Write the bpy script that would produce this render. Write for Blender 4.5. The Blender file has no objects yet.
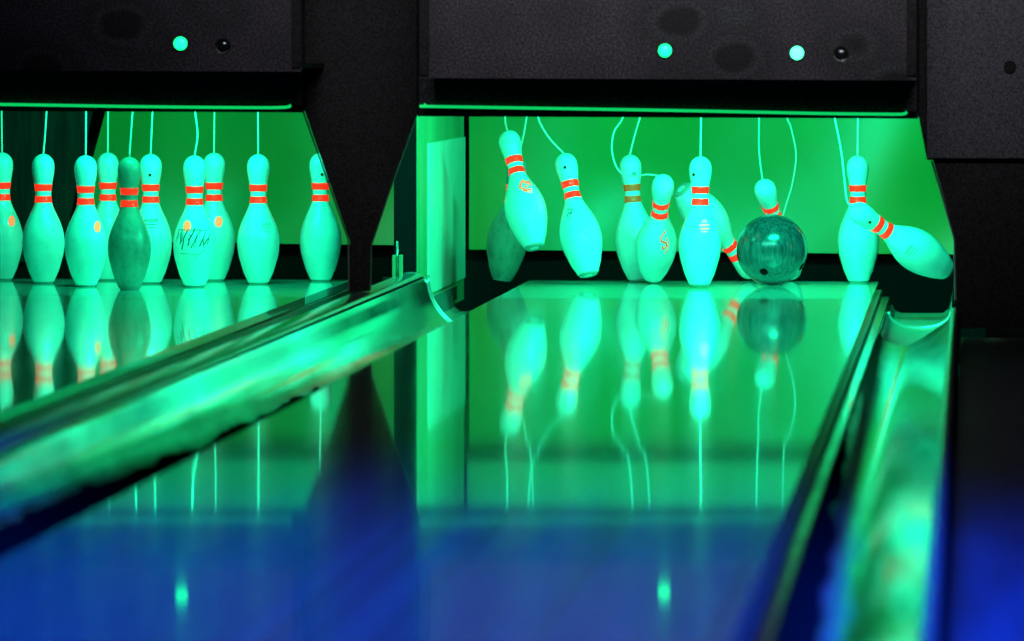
import bpy, bmesh, math, random
from mathutils import Vector, Matrix, Quaternion
random.seed(7)
SC = bpy.context.scene
COL = SC.collection
PI = math.pi

# ------------------------------------------------------------------ camera (lane runs along +Y, camera at Y=0, lane top z=0)
F = 6138.0
CAM = Vector((0, 0, 0.70))
def cam_basis(roll):
    a = Vector((463.6, 275.5, F)).normalized()            # world +Y in (right, up, forward)
    z = Vector((math.sin(roll), math.cos(roll), 0)); z = (z - a * z.dot(a)).normalized()
    x = a.cross(z)                                         # right-handed in (right, up, back) -> fix sign below
    if x.x < 0: x = -x
    return x, a, z
XC, YC, ZC = cam_basis(math.radians(0.21))
RIGHT = Vector((XC[0], YC[0], ZC[0])); UP = Vector((XC[1], YC[1], ZC[1])); FWD = Vector((XC[2], YC[2], ZC[2]))
def at(px, py, Y):
    """point seen at pixel (px,py) on the plane at distance Y down the lane"""
    d = RIGHT * (px - 512) + UP * (320.5 - py) + FWD * F
    return CAM + d * (Y / d.y)
def proj(p):
    v = Vector(p) - CAM
    w = v.dot(FWD)
    return 512 + F * v.dot(RIGHT) / w, 320.5 - F * v.dot(UP) / w
cd = bpy.data.cameras.new('camera'); cam = bpy.data.objects.new('camera', cd); COL.objects.link(cam)
m = Matrix((RIGHT, UP, -FWD)).transposed().to_4x4(); m.translation = CAM; cam.matrix_world = m
cd.sensor_width = 36; cd.lens = F / 1024 * 36; cd.clip_end = 200; cd.clip_start = 0.1
cd.dof.use_dof = True; cd.dof.focus_distance = 17.9; cd.dof.aperture_fstop = 5.6
SC.camera = cam

# ------------------------------------------------------------------ materials
def mat(name, col, rough=0.5, metal=0.0, spec=0.5, coat=0.0, coat_rough=0.03, emis=None, estr=0.0):
    M = bpy.data.materials.new(name); M.use_nodes = True
    b = M.node_tree.nodes['Principled BSDF']
    b.inputs['Base Color'].default_value = (*col, 1); b.inputs['Roughness'].default_value = rough
    b.inputs['Metallic'].default_value = metal; b.inputs['Specular IOR Level'].default_value = spec
    b.inputs['Coat Weight'].default_value = coat; b.inputs['Coat Roughness'].default_value = coat_rough
    if emis:
        b.inputs['Emission Color'].default_value = (*emis, 1); b.inputs['Emission Strength'].default_value = estr
    return M
def nodes(M): return M.node_tree.nodes, M.node_tree.links, M.node_tree.nodes['Principled BSDF']
def noise(M, scale=(1, 1, 1), freq=5.0, detail=3.0, rough=0.5):
    N, L, b = nodes(M)
    tc = N.new('ShaderNodeTexCoord'); mp = N.new('ShaderNodeMapping'); mp.inputs['Scale'].default_value = scale
    nz = N.new('ShaderNodeTexNoise'); nz.inputs['Scale'].default_value = freq; nz.inputs['Detail'].default_value = detail
    nz.inputs['Roughness'].default_value = rough
    L.new(tc.outputs['Object'], mp.inputs['Vector']); L.new(mp.outputs['Vector'], nz.inputs['Vector'])
    return nz.outputs['Fac']
def ramp(M, fac, stops, sock='Base Color'):
    N, L, b = nodes(M)
    r = N.new('ShaderNodeValToRGB'); e = r.color_ramp.elements
    while len(e) < len(stops): e.new(0.5)
    for i, (p, c) in enumerate(stops):
        e[i].position = p; e[i].color = (*c, 1) if len(c) == 3 else c
    L.new(fac, r.inputs['Fac'])
    if sock: L.new(r.outputs['Color'], b.inputs[sock])
    return r.outputs['Color']
def rrange(M, fac, a, b_, sock='Roughness'):
    N, L, b = nodes(M)
    r = N.new('ShaderNodeMapRange'); r.inputs['To Min'].default_value = a; r.inputs['To Max'].default_value = b_
    L.new(fac, r.inputs['Value']); L.new(r.outputs['Result'], b.inputs[sock])
def bump(M, fac, strength=0.2, dist=0.002, sock='Normal'):
    N, L, b = nodes(M)
    n = N.new('ShaderNodeBump'); n.inputs['Strength'].default_value = strength; n.inputs['Distance'].default_value = dist
    L.new(fac, n.inputs['Height']); L.new(n.outputs['Normal'], b.inputs[sock])
    return n

M = {}
M['pin'] = mat('pin_white_plastic', (.80, .82, .84), .32, coat=.5, coat_rough=.12)
f = noise(M['pin'], (1, 1, 1), 22, 5, .65); ramp(M['pin'], f, [(.30, (.50, .66, .66)), (.42, (.72, .82, .84)), (.7, (.78, .88, .90))])
bump(M['pin'], f, .15, .001)
M['pin_worn_shaded'] = mat('pin_worn_shaded_plastic', (.55, .57, .55), .4, coat=.3, coat_rough=.2)  # dirt plus the shade on the head pin and a hidden pin, as darker colour
f = noise(M['pin_worn_shaded'], (1, 1, .6), 26, 6, .7); ramp(M['pin_worn_shaded'], f, [(.32, (.12, .17, .13)), (.5, (.22, .28, .22)), (.72, (.28, .35, .28))])
bump(M['pin_worn_shaded'], f, .2, .001)
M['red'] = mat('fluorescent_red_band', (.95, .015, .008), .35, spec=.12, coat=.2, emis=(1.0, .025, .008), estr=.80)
M['gold'] = mat('dull_gold_band', (.5, .09, .02), .5, coat=.1, emis=(.75, .26, .02), estr=.20)  # gold does not fluoresce; a weak glow is added to lift its colour
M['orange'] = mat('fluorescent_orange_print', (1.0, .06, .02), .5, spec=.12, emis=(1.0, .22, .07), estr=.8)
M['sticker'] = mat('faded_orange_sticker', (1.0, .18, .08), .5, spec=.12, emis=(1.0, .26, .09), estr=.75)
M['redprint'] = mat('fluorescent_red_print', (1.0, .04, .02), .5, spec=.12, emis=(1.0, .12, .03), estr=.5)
M['ink'] = mat('dark_green_ink', (.02, .10, .07), .6)
M['scuff'] = mat('grey_scuff', (.22, .27, .25), .7)
M['base_ring'] = mat('pin_base_rubber', (.30, .33, .30), .6)
M['hole'] = mat('black_recess', (.004, .004, .004), .9)
M['cord'] = mat('white_cord', (.78, .80, .76), .6)
M['ball'] = mat('teal_ball', (.05, .10, .10), .22, coat=.6, coat_rough=.22)
f = noise(M['ball'], (14, 14, 1.2), 9, 6, .7); ramp(M['ball'], f, [(.36, (.016, .032, .038)), (.5, (.035, .065, .075)), (.68, (.075, .125, .14))])
bump(M['ball'], f, .15, .001)
# lane: varnished maple boards, oiled
M['lane'] = mat('oiled_maple_lane', (.5, .36, .2), .17, spec=.7, coat=.9, coat_rough=.036)
N, L, b = nodes(M['lane'])
f = noise(M['lane'], (38, .25, 1), 1, 2); c1 = ramp(M['lane'], f, [(.3, (.40, .27, .15)), (.7, (.56, .41, .24))])
b.inputs['Coat IOR'].default_value = 1.85
w = noise(M['lane'], (1, .35, 1), 9, 1, .3)
bn = bump(M['lane'], w, .10, .0006, 'Coat Normal')
# thin uneven film of lane oil: a second, softer gloss that draws reflections out along the lane
g = N.new('ShaderNodeBsdfGlossy'); g.inputs['Roughness'].default_value = .13; g.inputs['Color'].default_value = (1, 1, 1, 1)
ms = N.new('ShaderNodeMixShader'); out = N['Material Output']
wf = noise(M['lane'], (16, .1, 1), 1, 3, .6); mr = N.new('ShaderNodeMapRange'); mr.inputs['From Min'].default_value = .35; mr.inputs['From Max'].default_value = .7
mr.inputs['To Min'].default_value = .08; mr.inputs['To Max'].default_value = .34; L.new(wf, mr.inputs['Value']); L.new(mr.outputs['Result'], ms.inputs['Fac'])
L.new(b.outputs[0], ms.inputs[1]); L.new(g.outputs[0], ms.inputs[2]); L.new(ms.outputs[0], out.inputs['Surface'])
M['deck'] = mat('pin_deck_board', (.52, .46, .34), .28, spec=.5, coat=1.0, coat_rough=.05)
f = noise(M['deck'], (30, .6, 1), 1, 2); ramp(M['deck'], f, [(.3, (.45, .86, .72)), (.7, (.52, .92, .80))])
M['lane_edge'] = mat('lane_edge_board', (.10, .09, .07), .35, coat=.4, coat_rough=.15)
M['ledge'] = mat('grey_ledge_strip', (.62, .68, .62), .28, metal=1.0, coat=.3)
f = noise(M['ledge'], (8, 1.2, 8), 3, 3); rrange(M['ledge'], f, .08, .22); bump(M['ledge'], f, .3, .003)
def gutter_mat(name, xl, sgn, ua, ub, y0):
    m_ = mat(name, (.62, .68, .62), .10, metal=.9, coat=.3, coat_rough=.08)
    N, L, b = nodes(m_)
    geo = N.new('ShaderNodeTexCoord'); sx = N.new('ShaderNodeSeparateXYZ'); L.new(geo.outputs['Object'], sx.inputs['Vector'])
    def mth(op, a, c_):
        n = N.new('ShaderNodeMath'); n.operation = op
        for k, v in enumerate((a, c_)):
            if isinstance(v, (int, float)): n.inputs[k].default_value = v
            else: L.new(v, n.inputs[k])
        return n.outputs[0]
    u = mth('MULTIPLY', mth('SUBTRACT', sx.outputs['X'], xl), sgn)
    edge = mth('ADD', mth('MULTIPLY', mth('SUBTRACT', y0, sx.outputs['Y']), ub), ua)   # dark band along the lane side, wider towards the camera
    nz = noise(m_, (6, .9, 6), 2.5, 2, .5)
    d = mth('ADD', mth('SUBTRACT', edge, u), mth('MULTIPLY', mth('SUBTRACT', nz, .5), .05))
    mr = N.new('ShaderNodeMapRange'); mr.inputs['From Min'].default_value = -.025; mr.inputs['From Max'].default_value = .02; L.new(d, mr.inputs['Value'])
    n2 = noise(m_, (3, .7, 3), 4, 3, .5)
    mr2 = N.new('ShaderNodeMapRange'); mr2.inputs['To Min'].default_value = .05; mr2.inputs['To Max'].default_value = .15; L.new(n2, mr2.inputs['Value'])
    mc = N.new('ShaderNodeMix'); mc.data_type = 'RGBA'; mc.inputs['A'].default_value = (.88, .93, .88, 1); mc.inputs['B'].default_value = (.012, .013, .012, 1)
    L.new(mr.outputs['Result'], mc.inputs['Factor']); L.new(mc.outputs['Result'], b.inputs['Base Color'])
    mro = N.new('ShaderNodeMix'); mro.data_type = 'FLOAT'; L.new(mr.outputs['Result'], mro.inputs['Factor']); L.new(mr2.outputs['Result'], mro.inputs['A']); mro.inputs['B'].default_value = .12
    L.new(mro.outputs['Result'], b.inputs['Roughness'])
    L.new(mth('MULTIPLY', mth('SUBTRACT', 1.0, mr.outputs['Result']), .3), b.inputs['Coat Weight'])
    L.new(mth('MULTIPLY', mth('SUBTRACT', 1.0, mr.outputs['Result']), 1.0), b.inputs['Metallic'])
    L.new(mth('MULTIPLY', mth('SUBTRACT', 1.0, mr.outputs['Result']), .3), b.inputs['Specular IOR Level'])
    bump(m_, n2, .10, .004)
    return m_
M['tray'] = mat('gutter_tray_metal', (.6, .66, .6), .22, metal=.6)
M['cap'] = mat('divider_cap_plastic', (.55, .62, .55), .2, metal=.6, coat=.5, coat_rough=.12)
f = noise(M['cap'], (6, 1.0, 6), 4, 3); rrange(M['cap'], f, .15, .3); bump(M['cap'], f, .05, .001)
M['curtain'] = mat('green_vinyl_curtain', (.34, .36, .20), .30, spec=.7)
f = noise(M['curtain'], (1, 1, 1), 2.2, 3, .5); ramp(M['curtain'], f, [(.3, (.035, .31, .05)), (.7, (.05, .42, .072))])
f2 = noise(M['curtain'], (1, 1, 1), 160, 2, .6); bump(M['curtain'], f2, .25, .001)
M['ribbed'] = mat('dark_ribbed_curtain', (.012, .016, .012), .8)
N, L, b = nodes(M['ribbed']); f = noise(M['ribbed'], (1, 1, .05), 70, 2); ramp(M['ribbed'], f, [(.35, (.004, .004, .004)), (.7, (.022, .03, .02))])
M['carpet'] = mat('black_pit_carpet', (.006, .006, .007), .95, spec=.1)
f = noise(M['carpet'], (1, 1, 1), 300, 2, .7); ramp(M['carpet'], f, [(.42, (.002, .002, .002)), (.62, (.026, .014, .018))]); bump(M['carpet'], f, .5, .003)
M['black'] = mat('black_painted_board', (.012, .012, .014), .7, spec=.2)
f = noise(M['black'], (1, 1, 1), 210, 3, .9); ramp(M['black'], f, [(.42, (.003, .003, .003)), (.62, (.034, .030, .032))])
M['kick'] = mat('kickback_green_panel', (.26, .30, .2), .5)
f = noise(M['kick'], (1, 1, .1), 6, 3); ramp(M['kick'], f, [(.3, (.15, .36, .16)), (.7, (.25, .52, .24))])
M['kickplate'] = mat('kickback_plate', (.62, .68, .52), .38, spec=.4)
f = noise(M['kickplate'], (1, 1, .3), 7, 3); ramp(M['kickplate'], f, [(.3, (.78, .88, .74)), (.7, (.88, .95, .84))])
M['mask'] = mat('printed_mask_board', (.03, .03, .035), .55, spec=.25)
N, L, b = nodes(M['mask'])
tc = N.new('ShaderNodeTexCoord'); mp = N.new('ShaderNodeMapping'); mp.inputs['Scale'].default_value = (5.2, 5.2, 7.5)
vo = N.new('ShaderNodeTexVoronoi'); vo.inputs['Scale'].default_value = 1.0; vo.inputs['Randomness'].default_value = .7
nz = N.new('ShaderNodeTexNoise'); nz.inputs['Scale'].default_value = 3.0
mx = N.new('ShaderNodeMix'); mx.data_type = 'RGBA'; mx.inputs['Factor'].default_value = .12
L.new(tc.outputs['Object'], mp.inputs['Vector']); L.new(mp.outputs['Vector'], nz.inputs['Vector'])
L.new(mp.outputs['Vector'], mx.inputs['A']); L.new(nz.outputs['Color'], mx.inputs['B'])
L.new(mx.outputs['Result'], vo.inputs['Vector'])
f3 = noise(M['mask'], (1, 1, 1), 190, 3, .9)
c = ramp(M['mask'], vo.outputs['Distance'], [(.22, (.010, .009, .010)), (.30, (.04, .045, .047)), (.40, (.030, .028, .031)), (.8, (.055, .048, .056))], None)
mm = N.new('ShaderNodeMix'); mm.data_type = 'RGBA'; mm.blend_type = 'MULTIPLY'; mm.inputs['Factor'].default_value = .85
cc = ramp(M['mask'], f3, [(.44, (.0, .0, .0)), (.58, (2.2, 2.0, 2.1))], None)
L.new(c, mm.inputs['A']); L.new(cc, mm.inputs['B']); L.new(mm.outputs['Result'], b.inputs['Base Color'])
M['panel'] = mat('grey_side_panel', (.05, .05, .06), .6, spec=.25)
f = noise(M['panel'], (1, 1, 1), 210, 3, .9); ramp(M['panel'], f, [(.4, (.015, .015, .018)), (.62, (.12, .115, .135))])
M['metal'] = mat('grey_metal', (.45, .48, .45), .3, metal=.8)
M['led'] = mat('green_led_lens', (.05, .9, .5), .3, emis=(.004, 1.0, .20), estr=3)
M['led_hot'] = mat('bright_green_led_lens', (.05, .9, .5), .3, emis=(.05, 1.0, .30), estr=5)
M['led_off'] = mat('dark_lens', (.01, .012, .012), .08, coat=1)
M['strip'] = mat('green_light_strip', (.05, .6, .3), .4, emis=(.005, 1.0, .20), estr=.55)
M['floor'] = mat('dark_floor', (.05, .05, .06), .5)
f = noise(M['floor'], (1, 1, 1), 60, 3); ramp(M['floor'], f, [(.3, (.03, .03, .04)), (.7, (.07, .07, .08))])
M['walk'] = mat('walkway_board', (.12, .12, .14), .35, coat=.4, coat_rough=.2)
f = noise(M['walk'], (6, .5, 1), 2, 2); ramp(M['walk'], f, [(.3, (.08, .08, .10)), (.7, (.16, .16, .19))])
M['wall'] = mat('dark_wall_paint', (.03, .03, .035), .8)
f = noise(M['wall'], (1, 1, 1), 8, 3); ramp(M['wall'], f, [(.3, (.02, .02, .024)), (.7, (.04, .04, .046))])

# ------------------------------------------------------------------ mesh helpers
def link(name, bm, m, parent=None, smooth=False, loc=None):
    me = bpy.data.meshes.new(name)
    bmesh.ops.recalc_face_normals(bm, faces=bm.faces)
    bm.to_mesh(me); bm.free()
    if smooth:
        for p in me.polygons: p.use_smooth = True
    me.materials.append(m)
    o = bpy.data.objects.new(name, me); COL.objects.link(o)
    if parent: o.parent = parent
    if loc is not None: o.location = loc
    return o
def sharp(o, ang=35):
    me = o.data
    bm = bmesh.new(); bm.from_mesh(me)
    for e in bm.edges:
        if len(e.link_faces) == 2 and e.calc_face_angle(0) > math.radians(ang): e.smooth = False
    bm.to_mesh(me); bm.free()
def empty(name, loc, label, cat, group=None):
    o = bpy.data.objects.new(name, None); COL.objects.link(o); o.location = loc; o.empty_display_size = .05
    o['label'] = label; o['category'] = cat
    if group: o['group'] = group
    return o
def tag(o, label, cat, group=None):
    o['label'] = label; o['category'] = cat
    if group: o['group'] = group
    return o
def struct(o): o['kind'] = 'structure'; return o
def box(bm, x0, x1, y0, y1, z0, z1, bev=0):
    r = bmesh.ops.create_cube(bm, size=1)
    for v in r['verts']:
        v.co = Vector(((x0 + x1) / 2 + v.co.x * (x1 - x0), (y0 + y1) / 2 + v.co.y * (y1 - y0), (z0 + z1) / 2 + v.co.z * (z1 - z0)))
    if bev:
        es = {e for v in r['verts'] for e in v.link_edges}
        bmesh.ops.bevel(bm, geom=list(es), offset=bev, segments=2, affect='EDGES', profile=.5)
def prism(bm, pts, y0, y1):
    """polygon in (x,z) extruded along y"""
    a = [bm.verts.new((x, y0, z)) for x, z in pts]; b = [bm.verts.new((x, y1, z)) for x, z in pts]
    n = len(pts)
    bm.faces.new(a); bm.faces.new(list(reversed(b)))
    for i in range(n): bm.faces.new((a[i], a[(i + 1) % n], b[(i + 1) % n], b[i]))
def lathe(bm, prof, seg=48, cap=True):
    rings = []
    for z, r in prof:
        if r < 1e-6: rings.append([bm.verts.new((0, 0, z))]); continue
        rings.append([bm.verts.new((r * math.cos(2 * PI * k / seg), r * math.sin(2 * PI * k / seg), z)) for k in range(seg)])
    for A, B in zip(rings, rings[1:]):
        for k in range(seg):
            k2 = (k + 1) % seg
            if len(A) == 1 and len(B) == 1: continue
            if len(A) == 1: bm.faces.new((A[0], B[k2], B[k]))
            elif len(B) == 1: bm.faces.new((A[k], A[k2], B[0]))
            else: bm.faces.new((A[k], A[k2], B[k2], B[k]))
def tube(bm, pts, r, seg=8):
    pts = [Vector(p) for p in pts]; rings = []
    up = Vector((0, 1, 0))
    for i, p in enumerate(pts):
        t = (pts[min(i + 1, len(pts) - 1)] - pts[max(i - 1, 0)]).normalized()
        n = t.cross(up);
        if n.length < 1e-4: n = t.cross(Vector((1, 0, 0)))
        n.normalize(); b2 = t.cross(n).normalized()
        rings.append([bm.verts.new(p + (n * math.cos(2 * PI * k / seg) + b2 * math.sin(2 * PI * k / seg)) * r) for k in range(seg)])
    for A, B in zip(rings, rings[1:]):
        for k in range(seg): bm.faces.new((A[k], A[(k + 1) % seg], B[(k + 1) % seg], B[k]))
    bm.faces.new(list(reversed(rings[0]))); bm.faces.new(rings[-1])
def spline(P, n=10):
    P = [Vector(p) for p in P]
    if len(P) == 2: return [P[0].lerp(P[1], i / n) for i in range(n + 1)]
    Q = [2 * P[0] - P[1]] + P + [2 * P[-1] - P[-2]]; out = []
    for i in range(1, len(Q) - 2):
        a, b, c, d = Q[i - 1:i + 3]
        for k in range(n):
            t = k / n
            out.append(.5 * ((2 * b) + (c - a) * t + (2 * a - 5 * b + 4 * c - d) * t * t + (3 * b - a - 3 * c + d) * t ** 3))
    out.append(P[-1]); return out

# ------------------------------------------------------------------ the room
bm = bmesh.new(); box(bm, -5, 3, -2, 21, -.36, -.30); struct(link('floor', bm, M['floor']))
bm = bmesh.new(); box(bm, -5, 3, 20.0, 20.15, -.30, 3.0); struct(link('wall_back', bm, M['wall']))
bm = bmesh.new(); box(bm, 2.9, 3.0, -2, 20.0, -.30, 3.0); struct(link('wall_right', bm, M['wall']))
bm = bmesh.new(); box(bm, -5, -4.9, -2, 20.0, -.30, 3.0); struct(link('wall_left', bm, M['wall']))
bm = bmesh.new(); box(bm, -5, 3, -2, 20.15, 3.0, 3.1); struct(link('ceiling', bm, M['wall']))

# ------------------------------------------------------------------ lanes
LW = .52
CR, CL = -.8035, -2.3750
YD0, YD1, YN = 16.95, 18.20, 1.5
def lane(cx, label):
    t = empty('bowling_lane', (cx, YN, -.30), label, 'bowling lane', 'bowling lanes')
    def P(name, bm_, m_):
        o = link(name, bm_, m_); o.parent = t; o.location = (0, 0, 0)
        o.matrix_parent_inverse = Matrix.Translation((-cx, -YN, .30)); return o
    b = bmesh.new(); box(b, cx - LW, cx + LW, YN, YD0, -.022, 0); P('lane_bed', b, M['lane'])
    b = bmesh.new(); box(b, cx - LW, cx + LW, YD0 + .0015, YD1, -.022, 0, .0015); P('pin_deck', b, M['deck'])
    b = bmesh.new(); box(b, cx - LW + .003, cx + LW - .003, YN, YD1 - .004, -.30, -.0222); P('lane_base', b, M['lane_edge'])
    for s in (-1, 1):
        b = bmesh.new()
        x0, x1 = cx + s * (LW - .003), cx + s * (LW + .034)
        box(b, min(x0, x1), max(x0, x1), YN, YD1 - .06, -.075, -.042, .004); P('side_ledge', b, M['ledge'])
        b = bmesh.new()
        x1 = cx + s * (LW + .010)
        box(b, min(x0, x1), max(x0, x1), YN, YD1 - .02, -.036, -.0235, .002); P('side_bead', b, M['lane_edge'])
    return t
lane(CR, 'glossy bowling lane under the ball, reflecting the scattered pins')
lane(CL, 'glossy bowling lane with the full rack of standing pins on it')

def gutter(xl, s, width, label, mm_, y1=17.50):
    """round gutter starting at lane edge xl, going outward in direction s"""
    g0, g1 = .0365, width
    t = empty('gutter', (xl + s * width / 2, YN, -.30), label, 'gutter', 'ball gutters beside the lanes')
    n = 18; pts = []
    cxm, hw = (g0 + g1) / 2 + .004, (g1 - g0) / 2
    for i in range(n + 1):
        a = PI * i / n
        u = cxm - .004 - hw * .96 * math.cos(a)
        zt = -.045 + (.085) * (i / n) ** 1.6
        z = zt - math.sin(a) ** .85 * (.066 + .045 * (i / n) ** .8 * (1 - i / n) * 2)
        pts.append((u, z))
    rim = .036
    if s > 0 and xl > -1:
        rim = -.008; pts = []
        for i in range(n + 9):
            t_ = i / (n + 8); u = g0 + (g1 - g0) * t_
            pts.append((u, -.078 + .033 * (1 - t_ / .36) ** 2.5 if t_ < .36 else -.078 + (rim + .078) * ((t_ - .36) / .64) ** 1.3))
    poly = [(g0, -.28)] + [(g0, -.045)] + pts[1:-1] + [(g1, rim), (g1, -.28)]
    b = bmesh.new(); prism(b, [(xl + s * u, z) for u, z in poly], YN, 15.9 if s > 0 and xl > -1 else y1)
    o = link('gutter_channel', b, mm_, smooth=True); sharp(o, 40)
    o.parent = t; o.matrix_parent_inverse = Matrix.Translation(-t.location)
    flat = [(g0, -.28), (g0, -.07), (g0 + .012, -.092), (g0 + .03, -.098), (g1 - .03, -.098), (g1 - .012, -.085), (g1, -.03), (g1, -.28)]
    b = bmesh.new(); prism(b, [(xl + s * u, z) for u, z in flat], y1 + .012, 18.32)
    o = link('gutter_tray', b, M['tray']); o.parent = t; o.matrix_parent_inverse = Matrix.Translation(-t.location)
    if s > 0 and xl > -1:
        low = []
        for i in range(n + 1):
            a = PI * i / n; low.append((cxm - .004 - hw * .97 * math.cos(a), -.060 - math.sin(a) ** .9 * .047))
        b = bmesh.new(); prism(b, [(xl + s * u, z) for u, z in [(g0, -.28), (g0, -.06)] + low[1:-1] + [(g1, -.06), (g1, -.28)]], 15.905, y1)
        o = link('gutter_end', b, M['tray'], smooth=True); sharp(o, 40); o.parent = t; o.matrix_parent_inverse = Matrix.Translation(-t.location)
        pts = low
    # rounded lip that ends the channel
    b = bmesh.new(); tube(b, [(xl + s * u, y1 + .004, z + .001) for u, z in pts], .005, 8)
    o = link('gutter_lip', b, M['cap'], smooth=True); o.parent = t; o.matrix_parent_inverse = Matrix.Translation(-t.location)
    return t
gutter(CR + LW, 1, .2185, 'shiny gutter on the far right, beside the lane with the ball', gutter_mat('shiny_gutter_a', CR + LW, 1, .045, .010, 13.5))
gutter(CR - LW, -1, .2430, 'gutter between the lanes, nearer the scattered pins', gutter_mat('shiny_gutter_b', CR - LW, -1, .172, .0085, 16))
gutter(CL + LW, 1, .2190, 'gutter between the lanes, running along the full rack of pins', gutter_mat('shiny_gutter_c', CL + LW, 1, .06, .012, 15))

def cap(x0, x1, y1, label, dz=0.0, name='lane_divider'):
    cx = (x0 + x1) / 2
    t = empty(name, (cx, YN, -.30), label, 'lane divider', 'dividers between the gutters')
    def P(nm, b, m_, sm=False):
        o = link(nm, b, m_, smooth=sm); o.parent = t; o.matrix_parent_inverse = Matrix.Translation(-t.location)
        if sm: sharp(o, 50)
    b = bmesh.new(); box(b, x0 + .002, x1 - .002, YN, y1 - .02, -.30, .030 + dz); P('divider_base', b, M['lane_edge'])
    b = bmesh.new(); n = 10; w = (x1 - x0) / 2 - .001
    pts = [(cx + w * math.cos(PI * i / n), .0405 + dz + .011 * math.sin(PI * i / n) ** .5) for i in range(n + 1)]
    prism(b, [(x1 - .001, .0305 + dz)] + pts + [(x0 + .001, .0305 + dz)], YN, y1 - .03)
    P('cap_strip', b, M['cap'], True)
    b = bmesh.new(); box(b, x1 - .0009, x1 + .0045, YN, y1 - .05, .0362 + dz, .0405 + dz); P('cap_dark_strip', b, M['carpet'])  # thin black strip along the side of the cap
    b = bmesh.new(); r = bmesh.ops.create_uvsphere(b, u_segments=24, v_segments=14, radius=1)
    for v in b.verts: v.co = Vector((cx + v.co.x * w, y1 - .03 + v.co.y * .03, .040 + dz + v.co.z * .014))
    P('cap_end', b, M['cap'], True)
cap(-1.635, -1.568, 17.43, 'rounded divider between the two lanes, under the tapering black post')
cap(-.064, -.040, 16.04, 'narrow divider along the outer side of the far right gutter', dz=-.036)

# walkway on the right
bm = bmesh.new(); box(bm, -.034, 2.88, YN, 15.98, -.30, -.06)
tag(link('walkway_platform', bm, M['walk']), 'dark blue-lit walkway boards right of the far right gutter', 'walkway')

# ------------------------------------------------------------------ pinsetter fronts
YM = 16.05
def Z(px, py, Y=YM): p = at(px, py, Y); return (p.x, p.z)
def poly_board(name, px, m_, y0, y1, parent=None):
    b = bmesh.new(); prism(b, [Z(*p, y0) for p in px], y0, y1)
    return link(name, b, m_, parent)
TOPZ = 1.30
def masks(label, xa, xb, ya, yb, seam, name='pinsetter_mask'):
    """mask over one lane: xa..xb px, bottom edge py ya..yb"""
    pa, pb = Z(xa, ya), Z(xb, yb)
    t = empty(name, ((pa[0] + pb[0]) / 2, YM, pa[1]), label, 'pinsetter mask', 'masks above the pin openings')
    def P(nm, b, m_):
        o = link(nm, b, m_); o.parent = t; o.matrix_parent_inverse = Matrix.Translation(-t.location); return o
    YU, YL = 15.50, 15.88
    u0, u1 = Z(xa, seam, YU), Z(xb, seam + (yb - ya), YU)
    b = bmesh.new(); prism(b, [(u0[0] + .004, u0[1]), (u1[0] - .004, u1[1]), (u1[0] - .004, TOPZ), (u0[0] + .004, TOPZ)], YU, YU + .018)
    P('mask_board', b, M['mask'])
    b = bmesh.new(); box(b, u0[0] + .004, u1[0] - .004, YU + .019, YM - .002, max(u0[1], u1[1]) + .004, max(u0[1], u1[1]) + .016); P('underside_board', b, M['black'])
    l0, l1 = Z(xa, ya - 8, YL), Z(xb, yb - 8, YL)
    b = bmesh.new(); prism(b, [(l0[0] + .004, l0[1]), (l1[0] - .004, l1[1]), (l1[0] - .004, u1[1] + .003), (l0[0] + .004, u0[1] + .003)], YL, YL + .018)
    P('lower_board', b, M['mask'])
    b = bmesh.new(); prism(b, [(l0[0] + .004, l0[1]), (l1[0] - .004, l1[1]), (l1[0] - .004, l1[1] + .012), (l0[0] + .004, l0[1] + .012)], YL + .019, YM - .0125); P('lower_shelf', b, M['black'])
    b = bmesh.new(); prism(b, [pa, pb, (pb[0], pb[1] + .017), (pa[0], pa[1] + .017)], YM - .012, YM + .03)
    P('bottom_rail', b, M['black'])
    b = bmesh.new(); prism(b, [(pa[0] - .03, pa[1] + .004), (pb[0] + .03, pb[1] + .004), (pb[0] + .03, TOPZ), (pa[0] - .03, TOPZ)], YM + .0305, YM + .045); P('light_block_board', b, M['black'])  # unseen board added to stop light leaking past the mask seams
    for x in (u0[0] + .016, u1[0] - .016):
        b = bmesh.new(); box(b, x - .012, x + .012, YU - .008, YU - .0005, u0[1] + .006, TOPZ, .002); P('side_frame', b, M['black'])
    return t
mask_r = masks('dark printed mask above the scattered pins, with two lit green dots', 418, 918, 116.2, 118.6, 78)
mask_l = masks('dark mask above the full rack of pins, with one lit green dot', -110, 303, 110.6, 112.4, 70)

# tapering black board between the openings and the one right of them
b = bmesh.new()
prism(b, [Z(*p) for p in [(304.5, 110), (304.5, -60), (417, -60), (417, 114), (393, 180), (370.5, 246), (369.5, 291), (349.5, 292.5), (349.8, 241)]], YM - .001, YM + .022)
dv = link('divider_board', b, M['black']); tag(dv, 'black board tapering to a post between the two pin openings', 'divider board')
# lit edge trims on the openings
def trim(px, label, y=YM + .002, r=.0013):
    pts = [at(x, yy, y) for x, yy in px]
    b = bmesh.new(); tube(b, pts, r, 6); return b
for nm, px in (('edge_strip', [(416.5, 116), (393.6, 180), (371.2, 246), (370.4, 290)]), ('edge_strip', [(304.5, 112), (349.6, 240), (350.2, 291)])):
    o = link(nm, trim([(a + (-1.2 if a < 360 else .0), c_) for a, c_ in px], '', 16.085, .0022), M['cap']); o.parent = dv
b = bmesh.new()
prism(b, [Z(*p) for p in [(919, -60), (919, 118), (927, 160), (933, 160), (955.5, 238), (957.3, 306), (957.3, 328)]] +
      [(1.6, Z(957, 328)[1]), (1.6, Z(957, -60)[1])], YM - .001, YM + .022)
rp = link('end_board', b, M['black']); tag(rp, 'black end board with slanted stepped edge right of the scattered pins', 'end board')
o = link('edge_strip', trim([(931.6, 161), (954.4, 238), (955.6, 300)], '', 16.085, .0032), M['cap']); o.parent = rp
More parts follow.
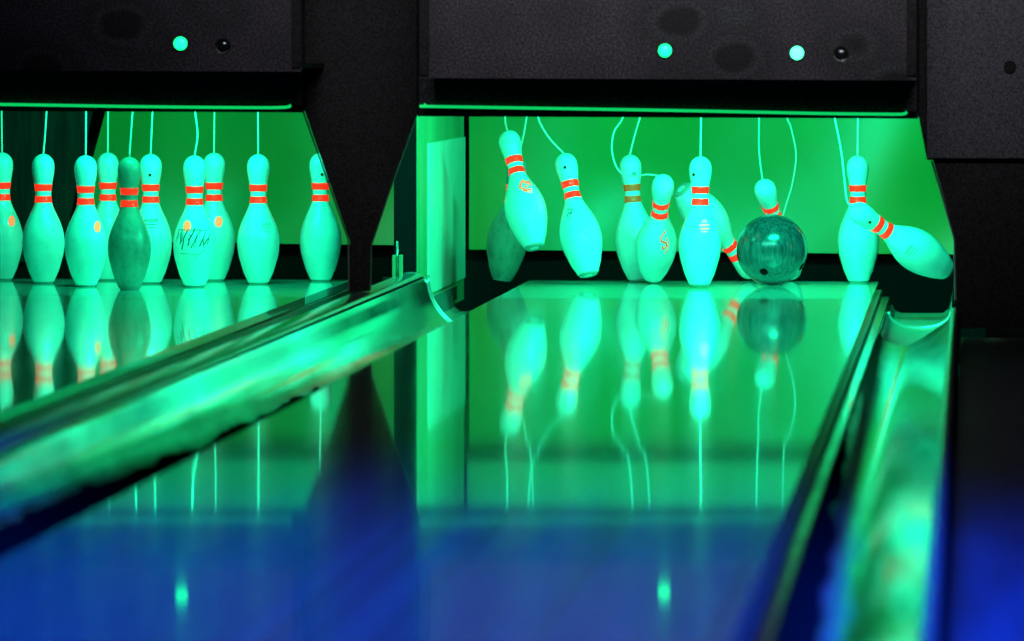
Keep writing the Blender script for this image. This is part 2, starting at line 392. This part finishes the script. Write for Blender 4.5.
# lighter grey panel right, with round hole
b = bmesh.new(); prism(b, [Z(927, -60, YM - .03), Z(927, 158, YM - .03), (1.5, Z(927, 158, YM - .03)[1]), (1.5, Z(927, -60, YM - .03)[1])], YM - .03, YM - .0015)
sp = link('grey_panel', b, M['panel']); sp.parent = rp; sp['label'] = 'dull grey upper panel'
c = at(1010, 67, YM - .0305); b = bmesh.new(); lathe(b, [(0, 0), (0, .013), (.004, .016), (.006, .016)], 32)
for v in b.verts: v.co = Vector((v.co.x, -v.co.z, v.co.y))
o = link('cable_hole', b, M['hole'], loc=c); o.parent = sp

# light strips along mask bottom
def light_strip(pts, par):
    P = spline([at(x, y, 15.872) for x, y in pts], 8)
    b = bmesh.new(); tube(b, P, .0038, 10)
    o = link('light_strip', b, M['strip'], smooth=True); o.parent = par; o.matrix_parent_inverse = Matrix.Translation(-par.location); o['label'] = 'thin glowing green strip along the bottom edge'
light_strip([(424, 104), (427, 106.2), (440, 106.6), (660, 110.2), (820, 113.4), (890, 114.2), (903, 114), (907, 112.2)], mask_r)
light_strip([(-90, 103.9), (0, 104.4), (140, 106.6), (250, 107.6), (284, 107.3), (291, 105.6)], mask_l)

def indicator(px, py, lit, label):
    t = empty('indicator_light', at(px, py, 15.499), label, 'indicator light', 'round indicator lights on the masks')
    def rot(b):
        for v in b.verts: v.co = Vector((v.co.x, -v.co.z, v.co.y))
        return b
    b = bmesh.new(); lathe(b, [(0, .0), (0, .0195), (.004, .0195), (.0055, .0185), (.004, .0172), (.001, .0172), (.001, 0)], 40)
    o = link('bezel', rot(b), M['hole'] if lit else M['black'], t, True); sharp(o, 30)
    b = bmesh.new(); lathe(b, [(.001, .0168), (.004, .0166), (.007, .0145), (.009, .010), (.0102, .005), (.0105, 0)], 40)
    link('lens', rot(b), {0: M['led_off'], 1: M['led'], 2: M['led_hot']}[lit], t, True)
    if not lit:
        b = bmesh.new(); tube(b, [Vector((.0178 * math.cos(a), -.006, .0178 * math.sin(a))) for a in [math.radians(190 + 12 * i) for i in range(12)]], .0009, 6)
        link('bezel_glint', b, M['cap'], t, True)  # pale arc standing in for the crescent reflection on the bezel
indicator(665, 50.5, 1, 'left lit green dot on the mask above the scattered pins')
indicator(797, 53, 2, 'brighter right green dot on the mask above the scattered pins')
indicator(841, 54, 0, 'unlit round indicator just right of the brighter green dot')
indicator(180.5, 43.5, 1, 'single lit green dot on the left mask')
indicator(223, 46, 0, 'unlit round indicator on the left mask, right of its lit dot')

# ------------------------------------------------------------------ inside of the pin boxes
# kickback wall between the lanes
t = empty('kickback_wall', (-1.619, 18.2, -.30), 'kickback wall between the pin boxes with a bright plate facing right', 'kickback wall')
def P(nm, b, m_):
    o = link(nm, b, m_, smooth=False); o.parent = t; o.matrix_parent_inverse = Matrix.Translation(-t.location); return o
b = bmesh.new(); box(b, -1.655, -1.590, 17.462, 19.0, -.30, 1.15); P('wall_core', b, M['black'])
b = bmesh.new(); box(b, -1.590, -1.583, 17.45, 19.0, -.09, 1.15); P('side_board', b, M['kick'])
b = bmesh.new(); box(b, -1.655, -1.590, 17.45, 17.461, -.09, 1.15); P('front_edge', b, M['carpet'])
b = bmesh.new()
x = -1.583
zz = [(17.73, -.022), (18.98, -.022), (18.98, .415), (17.73, .415)]
A = [b.verts.new((x, y, z)) for y, z in zz]; B = [b.verts.new((x + .006, y, z)) for y, z in zz]
b.faces.new(A); b.faces.new(list(reversed(B)))
for i in range(4): b.faces.new((A[i], A[(i + 1) % 4], B[(i + 1) % 4], B[i]))
P('kick_plate', b, M['kickplate'])
b = bmesh.new(); box(b, x, x + .012, 17.50, 18.6, -.075, -.030, .004); P('foot_rail', b, M['cap'])
# right kickback (edge on, seen only from the side)
b = bmesh.new(); box(b, -.036, .03, 16.9, 19.0, -.30, 1.15)
tag(link('kickback_wall', b, M['black']), 'thin black side wall behind the end board, right of the scattered pins', 'kickback wall')
b = bmesh.new(); box(b, -3.25, -3.18, 16.9, 19.0, -.30, 1.15)
tag(link('kickback_wall', b, M['black']), 'black side wall left of the full rack of pins', 'kickback wall')

# small bracket with upright pin at the end of the middle divider
t2 = empty('gutter_bracket', at(397, 274, 17.2), 'small upright metal bracket on the end of the middle divider', 'bracket')
def PB(nm, b, m_, sm=False):
    o = link(nm, b, m_, smooth=sm); o.parent = t2; o.matrix_parent_inverse = Matrix.Translation(-t2.location)
q0, q1 = at(392.5, 279, 17.2), at(395.8, 255, 17.2); b = bmesh.new(); box(b, q0.x, q1.x, 17.19, 17.22, q0.z, q1.z, .001); PB('bracket_plate', b, M['kick'])
q0, q1 = at(399, 279, 17.2), at(402.3, 255, 17.2); b = bmesh.new(); box(b, q0.x, q1.x, 17.19, 17.22, q0.z, q1.z, .001); PB('bracket_plate', b, M['kick'])
q0, q1 = at(397.3, 277, 17.2), at(397.3, 241, 17.2); b = bmesh.new(); tube(b, [q0, q1], .003, 12); PB('bracket_rod', b, M['cap'], True)
q0, q1 = at(383, 280, 17.2), at(403, 277.5, 17.2); b = bmesh.new(); box(b, q0.x, q1.x, 17.185, 17.225, q0.z, q1.z, .001); PB('bracket_foot', b, M['black'])

# curtains at the back
def curtain(name, px, y, m_, label, wav=.019, cat='curtain', seed=0):
    """gently billowing sheet with thickness; px = top-left, top-right, bottom-right, bottom-left pixels on plane y"""
    tl, tr, br, bl = [at(a, c_, y) for a, c_ in px]
    nx, nz = 60, 20; b = bmesh.new(); g = []
    for side in (0, 1):
        row = []
        for j in range(nz + 1):
            v = j / nz; r = []
            for i in range(nx + 1):
                u = i / nx
                p = tl.lerp(tr, u).lerp(bl.lerp(br, u), v)
                p = p.copy(); s_ = math.sin(v * PI) * .6 + .4 * v
                p.y += side * .006 + wav * s_ * (math.sin(p.x * 5.3 + seed) + .6 * math.sin(p.x * 11.7 + 2 * v + seed)) + .02 * math.sin(v * PI * .9)
                r.append(b.verts.new(p))
            row.append(r)
        g.append(row)
    for side in (0, 1):
        for j in range(nz):
            for i in range(nx):
                q = (g[side][j][i], g[side][j][i + 1], g[side][j + 1][i + 1], g[side][j + 1][i]); b.faces.new(q if side else q[::-1])
    for i in range(nx):
        b.faces.new((g[0][0][i], g[0][0][i + 1], g[1][0][i + 1], g[1][0][i])); b.faces.new((g[0][nz][i], g[1][nz][i], g[1][nz][i + 1], g[0][nz][i + 1]))
    for j in range(nz):
        b.faces.new((g[0][j][0], g[1][j][0], g[1][j + 1][0], g[0][j + 1][0])); b.faces.new((g[0][j][nx], g[0][j + 1][nx], g[1][j + 1][nx], g[1][j][nx]))
    o = link(name, b, m_, smooth=True); sharp(o, 60)
    return tag(o, label, cat, 'curtains behind the pins')
ZT = 86     # pixel row of curtain top rail (hidden by the masks, seen mirrored in the lane)
curtain('pit_curtain', [(469, ZT), (1000, ZT), (1000, 255), (469, 249.5)], 19.2, M['curtain'], 'green curtain behind the scattered pins', seed=.6)
curtain('pit_curtain', [(112, ZT), (424, ZT), (424, 245.5), (68, 241)], 19.2, M['curtain'], 'green curtain behind the right half of the full rack', seed=2.2)
curtain('ribbed_curtain', [(-120, ZT), (98, ZT), (60, 262), (-120, 262)], 19.26, M['ribbed'], 'dark ribbed curtain behind the leftmost standing pins', wav=.01)
# rail + upper panel above the curtains
for x0, x1, lb in ((-1.582, -.037, 'rail above the curtain behind the scattered pins'), (-3.179, -1.656, 'rail above the curtain behind the full rack')):
    b = bmesh.new(); box(b, x0, x1, 19.08, 19.14, .560, .600, .005); tag(link('curtain_rail', b, M['black']), 'black ' + lb, 'rail')
    b = bmesh.new(); box(b, x0, x1, 19.09, 19.13, .601, 1.154, .003)
    tag(link('upper_panel', b, M['kick']), 'mid green panel above the ' + lb, 'panel')
    b = bmesh.new(); box(b, x0 + .005, x1 - .005, YM + .08, 19.2, 1.155, 1.18); tag(link('machine_cover', b, M['black']), 'black cover over the ' + ('scattered pins' if x0 > -2 else 'full rack'), 'cover')
# black pit cushion
b = bmesh.new(); box(b, -3.17, .0, 19.30, 19.42, -.295, .12, .02)
tag(link('pit_cushion', b, M['carpet']), 'black carpeted pit cushion below the green curtains', 'pit cushion')

# ------------------------------------------------------------------ bowling pins
H = .3805; S = H / 15.0
PR = [(0, 1.01), (.06, 1.09), (.35, 1.25), (.75, 1.414), (1.4, 1.70), (2.25, 1.953), (3.375, 2.255), (4.5, 2.383), (5.2, 2.37), (5.875, 2.282), (6.6, 2.09), (7.25, 1.852),
      (8.0, 1.52), (8.625, 1.236), (9.0, 1.09), (9.375, .983), (10, .899), (10.4, .905), (10.875, .935), (11.75, 1.047), (12.625, 1.203), (13.2, 1.268), (13.6, 1.273),
      (14.0, 1.22), (14.4, 1.07), (14.7, .85), (14.88, .58), (14.97, .30), (15.0, 0)]
def prof_r(h):
    """Catmull interpolated radius (inches) at height h"""
    for i in range(len(PR) - 1):
        if PR[i][0] <= h <= PR[i + 1][0]:
            a = PR[max(i - 1, 0)]; b_ = PR[i]; c_ = PR[i + 1]; d = PR[min(i + 2, len(PR) - 1)]
            t = (h - b_[0]) / (c_[0] - b_[0]); dx = c_[0] - b_[0]
            m1 = (c_[1] - a[1]) / max(c_[0] - a[0], 1e-6) * dx; m2 = (d[1] - b_[1]) / max(d[0] - b_[0], 1e-6) * dx
            if i == len(PR) - 2 or i == len(PR) - 3: return b_[1] + (c_[1] - b_[1]) * t
            return (2 * t ** 3 - 3 * t * t + 1) * b_[1] + (t ** 3 - 2 * t * t + t) * m1 + (-2 * t ** 3 + 3 * t * t) * c_[1] + (t ** 3 - t * t) * m2
    return 0
WS = 1.02
hs = sorted({h for h, r in PR} | {i * .25 for i in range(61)})
b = bmesh.new(); lathe(b, [(0.0, 0), (0.0, .80 * S), (.10 * S, .84 * S), (.10 * S, .97 * S)] + [((h) * S, prof_r(h) * S * WS) for h in hs if h > .1 and h < 13.55] +
      [((13.6 + 1.4 * math.sin(a)) * S, (1.273 * math.cos(a)) * S * WS) for a in [PI / 2 * i / 10 for i in range(11)]], 56)
bo = link('pin_body', b, M['pin'], smooth=True); sharp(bo, 50); BODY = bo.data; bpy.data.objects.remove(bo)
BODY_W = BODY.copy(); BODY_W.materials[0] = M['pin_worn_shaded']
def band_mesh(h0, h1, m_):
    b = bmesh.new(); n = 4; off = .0007
    pr = [(h0 * S, prof_r(h0) * S * WS - .0005)] + [((h0 + (h1 - h0) * i / n) * S, prof_r(h0 + (h1 - h0) * i / n) * S * WS + off) for i in range(n + 1)] + [(h1 * S, prof_r(h1) * S * WS - .0005)]
    lathe(b, pr, 56); o = link('neck_band', b, m_, smooth=True); me = o.data; bpy.data.objects.remove(o); return me
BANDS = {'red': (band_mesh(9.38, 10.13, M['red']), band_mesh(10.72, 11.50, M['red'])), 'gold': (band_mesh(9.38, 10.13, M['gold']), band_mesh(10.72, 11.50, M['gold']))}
b = bmesh.new(); lathe(b, [(-.0006, .55 * S), (-.0006, .98 * S), (.0012, 1.06 * S), (.006, 1.135 * S * WS + .0004), (.0075, 1.12 * S * WS)], 40)
o = link('base_ring', b, M['base_ring'], smooth=True); RING = o.data; bpy.data.objects.remove(o)
b = bmesh.new(); lathe(b, [(0, 0), (0, .0045), (.0012, .0045), (.0018, .0030), (.0005, .0026), (.0005, 0)], 20)
o = link('cord_hole', b, M['hole'], smooth=True); HOLE = o.data; bpy.data.objects.remove(o)

def surf(u, h, off=.0007):
    """u = inches to the right round the front, h = height in inches; front faces -Y"""
    r = prof_r(h) * WS; a = u / max(r, .3)
    return Vector(((r * S + off) * math.sin(a), -(r * S + off) * math.cos(a), h * S))
def stroke(bm, pts, w):
    """ribbon on the pin surface through (u,h) points, width w inches"""
    P = []
    for (u0, h0), (u1, h1) in zip(pts, pts[1:]):
        n = max(2, int(math.hypot(u1 - u0, h1 - h0) / .15))
        P += [(u0 + (u1 - u0) * k / n, h0 + (h1 - h0) * k / n) for k in range(n)]
    P.append(pts[-1]); prev = None
    for i, (u, h) in enumerate(P):
        a = P[max(i - 1, 0)]; c_ = P[min(i + 1, len(P) - 1)]
        d = Vector((c_[0] - a[0], c_[1] - a[1])); d = d.normalized() if d.length > 0 else Vector((1, 0))
        n = Vector((-d.y, d.x)) * w / 2
        pr = (bm.verts.new(surf(u + n.x, h + n.y)), bm.verts.new(surf(u - n.x, h - n.y)))
        if prev: bm.faces.new((prev[0], prev[1], pr[1], pr[0]))
        prev = pr
def disc(bm, u, h, ru, rh, n=20, off=.0006):
    c_ = bm.verts.new(surf(u, h, off + .0003)); mid = [bm.verts.new(surf(u + .5 * ru * math.cos(2 * PI * k / n), h + .5 * rh * math.sin(2 * PI * k / n), off + .0002)) for k in range(n)]
    out = [bm.verts.new(surf(u + ru * math.cos(2 * PI * k / n), h + rh * math.sin(2 * PI * k / n), off)) for k in range(n)]
    for k in range(n):
        k2 = (k + 1) % n
        bm.faces.new((c_, mid[k], mid[k2])); bm.faces.new((mid[k], out[k], out[k2], mid[k2]))
def mark(parent, name, m_, strokes=(), discs=(), label=None):
    b = bmesh.new()
    for s_, w in strokes: stroke(b, s_, w)
    for d in discs: disc(b, *d)
    o = link(name, b, m_, parent, True)
    if label: o['label'] = label
    return o
def make_pin(top_px, base_px, Yb, lean, label, group, cord=None, band='red', worn_shaded=False, twist=0.0, hole=None, on_deck=False, sc=1.0):
    """lean: +1 head towards the camera, -1 head away, 0 upright. pixels fix the in-plane axis"""
    if group.startswith('pins knocked'): sc = .984
    Hs = H * sc
    base = at(*base_px, Yb)
    if on_deck:
        base = Vector((base.x, Yb, 0.0))
    tp = at(*top_px, Yb)
    v = Vector((tp.x - base.x, 0, tp.z - base.z))
    if lean:
        for _ in range(6):
            dy = -lean * math.sqrt(max(Hs * Hs - v.x * v.x - v.z * v.z, 0))
            tp = at(*top_px, Yb + dy); v = Vector((tp.x - base.x, dy, tp.z - base.z))
    ax = v.normalized()
    low = min(base.z + ax.z * h * S - prof_r(h) * WS * S * math.sqrt(max(0, 1 - ax.z ** 2)) for h in [i * .25 for i in range(60)])
    if low < .0006 and base.y < YD1 + .1 and base.x > -1.34: base = base + Vector((0, 0, .0006 - low))
    t = empty('bowling_pin', base, label, 'bowling pin', group)
    q = Vector((0, 0, 1)).rotation_difference(ax)
    t.scale = (sc, sc, sc); t.rotation_mode = 'QUATERNION'; t.rotation_quaternion = q @ Quaternion((0, 0, 1), twist)
    o = bpy.data.objects.new('pin_body', BODY_W if worn_shaded else BODY); COL.objects.link(o); o.parent = t
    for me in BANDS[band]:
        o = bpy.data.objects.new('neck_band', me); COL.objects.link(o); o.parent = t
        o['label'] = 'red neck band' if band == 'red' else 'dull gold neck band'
    o = bpy.data.objects.new('base_ring', RING); COL.objects.link(o); o.parent = t
    if hole:
        u, h = hole; p = surf(u, h, .0); n = Vector((math.sin(u / (prof_r(h) * WS)), -math.cos(u / (prof_r(h) * WS)), 0))
        o = bpy.data.objects.new('cord_hole', HOLE); COL.objects.link(o); o.parent = t
        o.location = p; o.rotation_mode = 'QUATERNION'; o.rotation_quaternion = Vector((0, 0, 1)).rotation_difference(n); o['label'] = 'dark round hole in the head'
    if cord is not None:
        head = base + ax * (Hs - .002)
        pts = [head] + [at(a, c_, Yb + (head.y - Yb) * (1 - (i + 1) / max(len(cord), 1)) + (0 if len(cord) < 2 else .0)) for i, (a, c_) in enumerate(cord)]
        d = (pts[-1] - pts[-2]).normalized(); last = pts[-1]
        # carry on upward to the machine above
        k = (1.14 - last.z)
        dx = max(-.25, min(.25, d.x / max(d.z, .3)))
        pts += [last + Vector((dx * .10, 0, .10)), Vector((last.x + dx * .2, last.y, 1.14))]
        b = bmesh.new(); tube(b, spline(pts, 10), .0026, 8)
        o = link('cord', b, M['cord'], smooth=True); o.parent = t
        t_m = Matrix.Translation(base) @ t.rotation_quaternion.to_matrix().to_4x4() @ Matrix.Scale(sc, 4)
        o.matrix_parent_inverse = t_m.inverted()
    return t

# --- full rack on the left lane
G1 = 'pins standing in the full rack on the left lane'
SP, RD, YB = .3172, .228, 18.08
rows = {7: (-1.5, 0), 8: (-.5, 0), 9: (.5, 0), 10: (1.5, 0), 4: (-1, 1), 5: (0, 1), 6: (1, 1), 2: (-.5, 2), 3: (.5, 2), 1: (0, 3)}
lab = {7: 'standing pin cut off by the left edge of the photo', 4: 'standing pin second from the left edge, upright and plain white',
       2: 'standing pin overlapping the one at its right, third from the left edge', 8: 'shaded back-row standing pin peeping out between two front pins, left side',
       1: 'shaded, dirtier head pin standing frontmost in the full rack', 5: 'standing pin just right of the dark head pin, partly behind it',
       3: 'heavily scuffed standing pin with dark scratches on its belly', 9: 'back-row standing pin directly behind the scratched pin',
       6: 'clean standing pin in front of the green curtain, second from the right of the rack', 10: 'rightmost standing pin of the full rack, beside the black slanted edge'}
cords = {7: [(1.5, 111)], 4: [(45, 135), (46.5, 111)], 2: [(86, 111)], 8: [(108, 111)], 1: [(132.5, 111)], 5: [(152.5, 111)], 3: [(197.5, 135), (195, 111)], 9: [(214.5, 111)], 6: [(258, 111)], 10: [(320, 125)]}
OX = {7: 1.2, 4: 0, 2: 0, 8: 0, 1: 0, 5: 0, 3: 0, 9: 0, 6: 0, 10: -1}
PL = {}
tops = {7: 152, 4: 153, 2: 154, 8: 152, 1: 157, 5: 153, 3: 155.5, 9: 152.5, 6: 155, 10: 155}
for n, (ux, rw) in rows.items():
    X = CL - .0335 + ux * SP; Y = YB - rw * RD
    bp = proj((X, Y, 0)); tp = proj((X, Y, H))
    PL[n] = make_pin((tp[0], tp[1]), bp, Y, 0, lab[n], G1, cord=cords[n], worn_shaded=(n == 1), hole={5: (.1, 12.6), 10: (.35, 12.5)}.get(n), on_deck=True, twist=random.uniform(-.05, .05))
    print('PIN', n, 'base px', [round(v, 1) for v in bp], 'top', [round(v, 1) for v in tp])
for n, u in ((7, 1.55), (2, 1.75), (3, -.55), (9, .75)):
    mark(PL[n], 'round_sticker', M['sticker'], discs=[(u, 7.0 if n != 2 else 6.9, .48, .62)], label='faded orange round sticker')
def text_block(p, u, h, m_, name='printed_lettering', w=.11, wd=1.3):
    rr = random.Random(int(u * 100) + int(h * 10)); st = []
    x = u - wd / 2
    while x < u + wd / 2:
        hh = rr.uniform(.25, .4)
        st.append(([(x, h), (x + .05, h + hh), (x + .15, h + hh * .6), (x + .2, h)], w * .7)); x += .27
    st.append(([(u - wd / 2, h - .25), (u + wd / 2, h - .28)], w * .8)); st.append(([(u - wd / 2 + .2, h - .62), (u + wd / 2, h - .66)], w * .5))
    return mark(p, name, m_, st)
text_block(PL[5], .1, 7.2, M['ink'], wd=1.7)
text_block(PL[6], 1.3, 6.8, M['ink'], wd=1.0, w=.07)
rr = random.Random(3); st = []
for i in range(17):
    u = -1.9 + 3.9 * i / 16 + rr.uniform(-.12, .12); h = 5.7 + rr.uniform(-.6, .5); l = rr.uniform(.7, 1.7); k = rr.uniform(-.1, .75)
    st.append(([(u + k * .5, h + l / 2), (u + rr.uniform(-.1, .1), h), (u - k * .5, h - l / 2)], rr.uniform(.05, .15)))
mark(PL[3], 'scratches', M['ink'], st, label='dark diagonal scratches')
for s_ in [([(-1.8, 6.6), (1.9, 6.5)], .1), ([(.4, 3.4), (1.7, 4.4)], .07), ([(-1.4, 3.9), (.6, 3.8)], .06)]: mark(PL[3], 'scuff_mark', M['scuff'], [s_])
for s_ in [([(-2.4, 6.6), (-1.6, 6.55)], .12), ([(-1.2, .35), (1.1, .35)], .16), ([(-.2, .9), (.9, 1.0)], .12)]: mark(PL[1], 'scuff_mark', M['scuff'], [s_])

# --- scattered pins on the right lane
G2 = 'pins knocked about on the right lane'
Rp = {}
Rp[1] = make_pin((519, 153), (502, 280.5), 18.30, -1, 'shaded tilted pin half hidden behind the swinging pin at far left of the right lane', G2, cord=[(524, 133), (526.5, 118)], worn_shaded=True)
Rp[2] = make_pin((507.3, 131), (534.5, 248), 17.90, -1, 'airborne pin with an orange emblem, highest of the scattered pins', G2, cord=[(505, 118)])
Rp[3] = make_pin((564, 153.3), (588.5, 275.5), 17.85, -1, 'pin hanging just above the deck, its base tipped towards the viewer', G2, cord=[(550, 139), (541, 125), (538, 117)], hole=(-.15, 13.0))
Rp[4] = make_pin((629.5, 154.5), (638.5, 281.3), 18.12, 0, 'pin with dull gold neck bands instead of red ones', G2, cord=[(635, 134), (640, 117)], band='gold')
Rp[5] = make_pin((664, 179.5), (652.5, 281), 18.02, 1, 'shorter-looking pin leaning forward against the gold-banded pin, red scrawl on it', G2,
                 cord=[(648, 174.5), (632, 176), (619, 171), (612, 152), (614, 132), (623, 117)])
Rp[6] = make_pin((700.5, 157), (699.5, 286), 17.70, 0, 'upright pin standing in the middle of the right lane', G2, cord=[(701, 117)], hole=(-.75, 12.9))
Rp[7] = make_pin((755, 283), (681.5, 196), 18.05, -1, 'toppled pin upside down behind the upright middle pin, its base raised', G2, cord=None)
Rp[8] = make_pin((762.5, 187.5), (791.5, 281), 18.22, 1, 'leaning pin mostly hidden behind the bowling ball, head above it', G2, cord=[(759, 150), (759, 117)])
Rp[9] = make_pin((857.5, 157.5), (858.5, 283.2), 18.10, 0, 'upright pin at the right edge of the right lane, crossed by a falling pin', G2, cord=[(858, 117)])
Rp[10] = make_pin((851.5, 207.5), (948, 271), 17.80, 1, 'nearly horizontal pin flying off at the far right over the gutter', G2, cord=[(847, 200), (844.5, 180), (841, 150), (834.5, 117)], hole=(.1, 12.6))
# the cord of the toppled pin, seen to the right of the ball
b = bmesh.new(); hd = at(754, 281, 18.25)
tube(b, spline([hd, at(772, 262, 18.3), at(784, 212, 18.30), at(792, 185, 18.30), at(796, 155, 18.30), at(791, 128, 18.30), at(787, 117, 18.30), at(784, 90, 18.3), Vector((at(782, 80, 18.3).x, 18.3, 1.14))], 10), .0022, 8)
o = link('cord', b, M['cord'], smooth=True)
tt = Rp[7]; o.parent = tt; o.matrix_parent_inverse = (Matrix.Translation(tt.location) @ tt.rotation_quaternion.to_matrix().to_4x4() @ Matrix.Scale(tt.scale[0], 4)).inverted()
# emblems
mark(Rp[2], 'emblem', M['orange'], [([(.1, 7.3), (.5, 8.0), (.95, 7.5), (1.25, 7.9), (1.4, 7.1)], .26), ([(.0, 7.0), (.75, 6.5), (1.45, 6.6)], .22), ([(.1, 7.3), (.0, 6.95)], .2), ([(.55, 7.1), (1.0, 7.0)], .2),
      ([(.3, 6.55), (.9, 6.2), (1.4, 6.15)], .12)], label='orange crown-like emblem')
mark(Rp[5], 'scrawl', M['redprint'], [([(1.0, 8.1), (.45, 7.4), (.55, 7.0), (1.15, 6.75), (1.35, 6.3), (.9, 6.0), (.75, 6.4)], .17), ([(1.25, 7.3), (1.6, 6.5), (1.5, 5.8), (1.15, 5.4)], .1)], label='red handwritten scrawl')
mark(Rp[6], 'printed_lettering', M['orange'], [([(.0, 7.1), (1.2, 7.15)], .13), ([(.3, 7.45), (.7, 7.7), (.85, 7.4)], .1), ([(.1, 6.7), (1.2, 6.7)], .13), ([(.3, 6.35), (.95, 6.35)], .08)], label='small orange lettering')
mark(Rp[6], 'scuff_line', M['scuff'], [([(-1.9, 7.0), (-.2, 6.95)], .07)])
mark(Rp[3], 'dark_marks', M['ink'], [([(-.9, 8.0), (-.2, 7.8), (-.75, 7.2), (-.3, 7.4)], .1), ([(-1.05, 7.0), (-.75, 7.6)], .1), ([(-1.0, 6.6), (-.6, 6.9)], .08)])
text_block(Rp[10], .2, 6.7, M['scuff'], wd=1.3)
text_block(Rp[8], .2, 6.7, M['scuff'], wd=1.0)
mark(Rp[4], 'head_scuff', M['scuff'], [([(.2, 12.7), (.7, 12.7)], .5)])

# ------------------------------------------------------------------ ball
BR = .1035; BC = at(772, 248, 17.88); BC.z = BR + .0005
print('BALL proj', proj(BC))
b = bmesh.new(); bmesh.ops.create_uvsphere(b, u_segments=96, v_segments=64, radius=BR)
ball = link('bowling_ball', b, M['ball'], smooth=True, loc=BC)
holes = [(-7 / 35, -21 / 35), (29.5 / 35, -16.5 / 35), (20 / 35, -29 / 35 + .12)]
cut = bmesh.new(); dirs = []
for hx, hz in holes[:2]:
    hy = -math.sqrt(max(1 - hx * hx - hz * hz, .02)); d = Vector((hx, hy, hz)).normalized(); dirs.append(d)
    r = bmesh.ops.create_cone(cut, cap_ends=True, segments=32, radius1=.0125, radius2=.0125, depth=.06)
    mt = Vector((0, 0, 1)).rotation_difference(d).to_matrix().to_4x4(); mt.translation = d * BR
    bmesh.ops.transform(cut, matrix=mt, verts=r['verts'])
co = link('cutter', cut, M['hole'], loc=BC)
md = ball.modifiers.new('cut', 'BOOLEAN'); md.object = co; md.operation = 'DIFFERENCE'; md.solver = 'EXACT'
dg = bpy.context.evaluated_depsgraph_get(); me = bpy.data.meshes.new_from_object(ball.evaluated_get(dg)); ball.modifiers.clear(); ball.data = me
bpy.data.objects.remove(co); me.name = 'bowling_ball'; sharp(ball, 30)
for d in dirs:
    b = bmesh.new(); lathe(b, [(BR - .029, 0), (BR - .029, .0122), (BR - .0009, .0122), (BR - .0009, .0124), (BR - .0295, .0124)], 32)
    mt = Vector((0, 0, 1)).rotation_difference(d).to_matrix().to_4x4(); bmesh.ops.transform(b, matrix=mt, verts=b.verts)
    o = link('finger_hole', b, M['hole'], ball, True)
tag(ball, 'dark teal brushed bowling ball with finger holes rolling through the pins', 'bowling ball')
ball.rotation_euler = (0, 0, 0)

# ------------------------------------------------------------------ lights
def area(name, loc, target, sx, sy, power, col, spread=180):
    l = bpy.data.lights.new(name, 'AREA'); l.shape = 'RECTANGLE'; l.size = sx; l.size_y = sy; l.energy = power; l.color = col; l.spread = math.radians(spread)
    o = bpy.data.objects.new(name, l); COL.objects.link(o); o.location = loc
    o.rotation_euler = (Vector(target) - Vector(loc)).to_track_quat('-Z', 'Y').to_euler(); return o
GREEN = (.004, 1, .45)
area('pin_light_right', (CR + .35, 16.95, .92), (CR - .05, 18.6, .30), .5, .06, 34, GREEN)
area('pin_light_left', (CL + .15, 17.25, .92), (CL, 18.6, .36), .6, .06, 19, (.003, 1, .45))
area('pin_fill_right', (CR, 16.35, .70), (CR, 18.6, .25), 1.3, .15, 15, (.04, 1, .60))
area('pin_fill_left', (CL, 16.35, .70), (CL, 18.6, .25), 1.3, .15, 4.5, (.006, 1, .52))
area('blue_lamp', (-1.05, 7.0, 2.4), (-1.05, 7.4, 0), 2.4, 3.6, 205, (.002, .05, 1), 70)
area('mask_fill', (-.6, 13.0, 1.9), (-.75, 15.6, 1.15), 2.2, .1, 4.2, (.92, .94, 1), 42)  # added fill out of view, only brightens the mask boards

W = bpy.data.worlds.new('world'); SC.world = W; W.use_nodes = True
W.node_tree.nodes['Background'].inputs['Color'].default_value = (.4, .36, .5, 1); W.node_tree.nodes['Background'].inputs['Strength'].default_value = .010
SC.view_settings.view_transform = 'Standard'; SC.view_settings.look = 'None'; SC.view_settings.gamma = 1; SC.view_settings.use_curve_mapping = False
SC.view_settings.exposure = 0.25
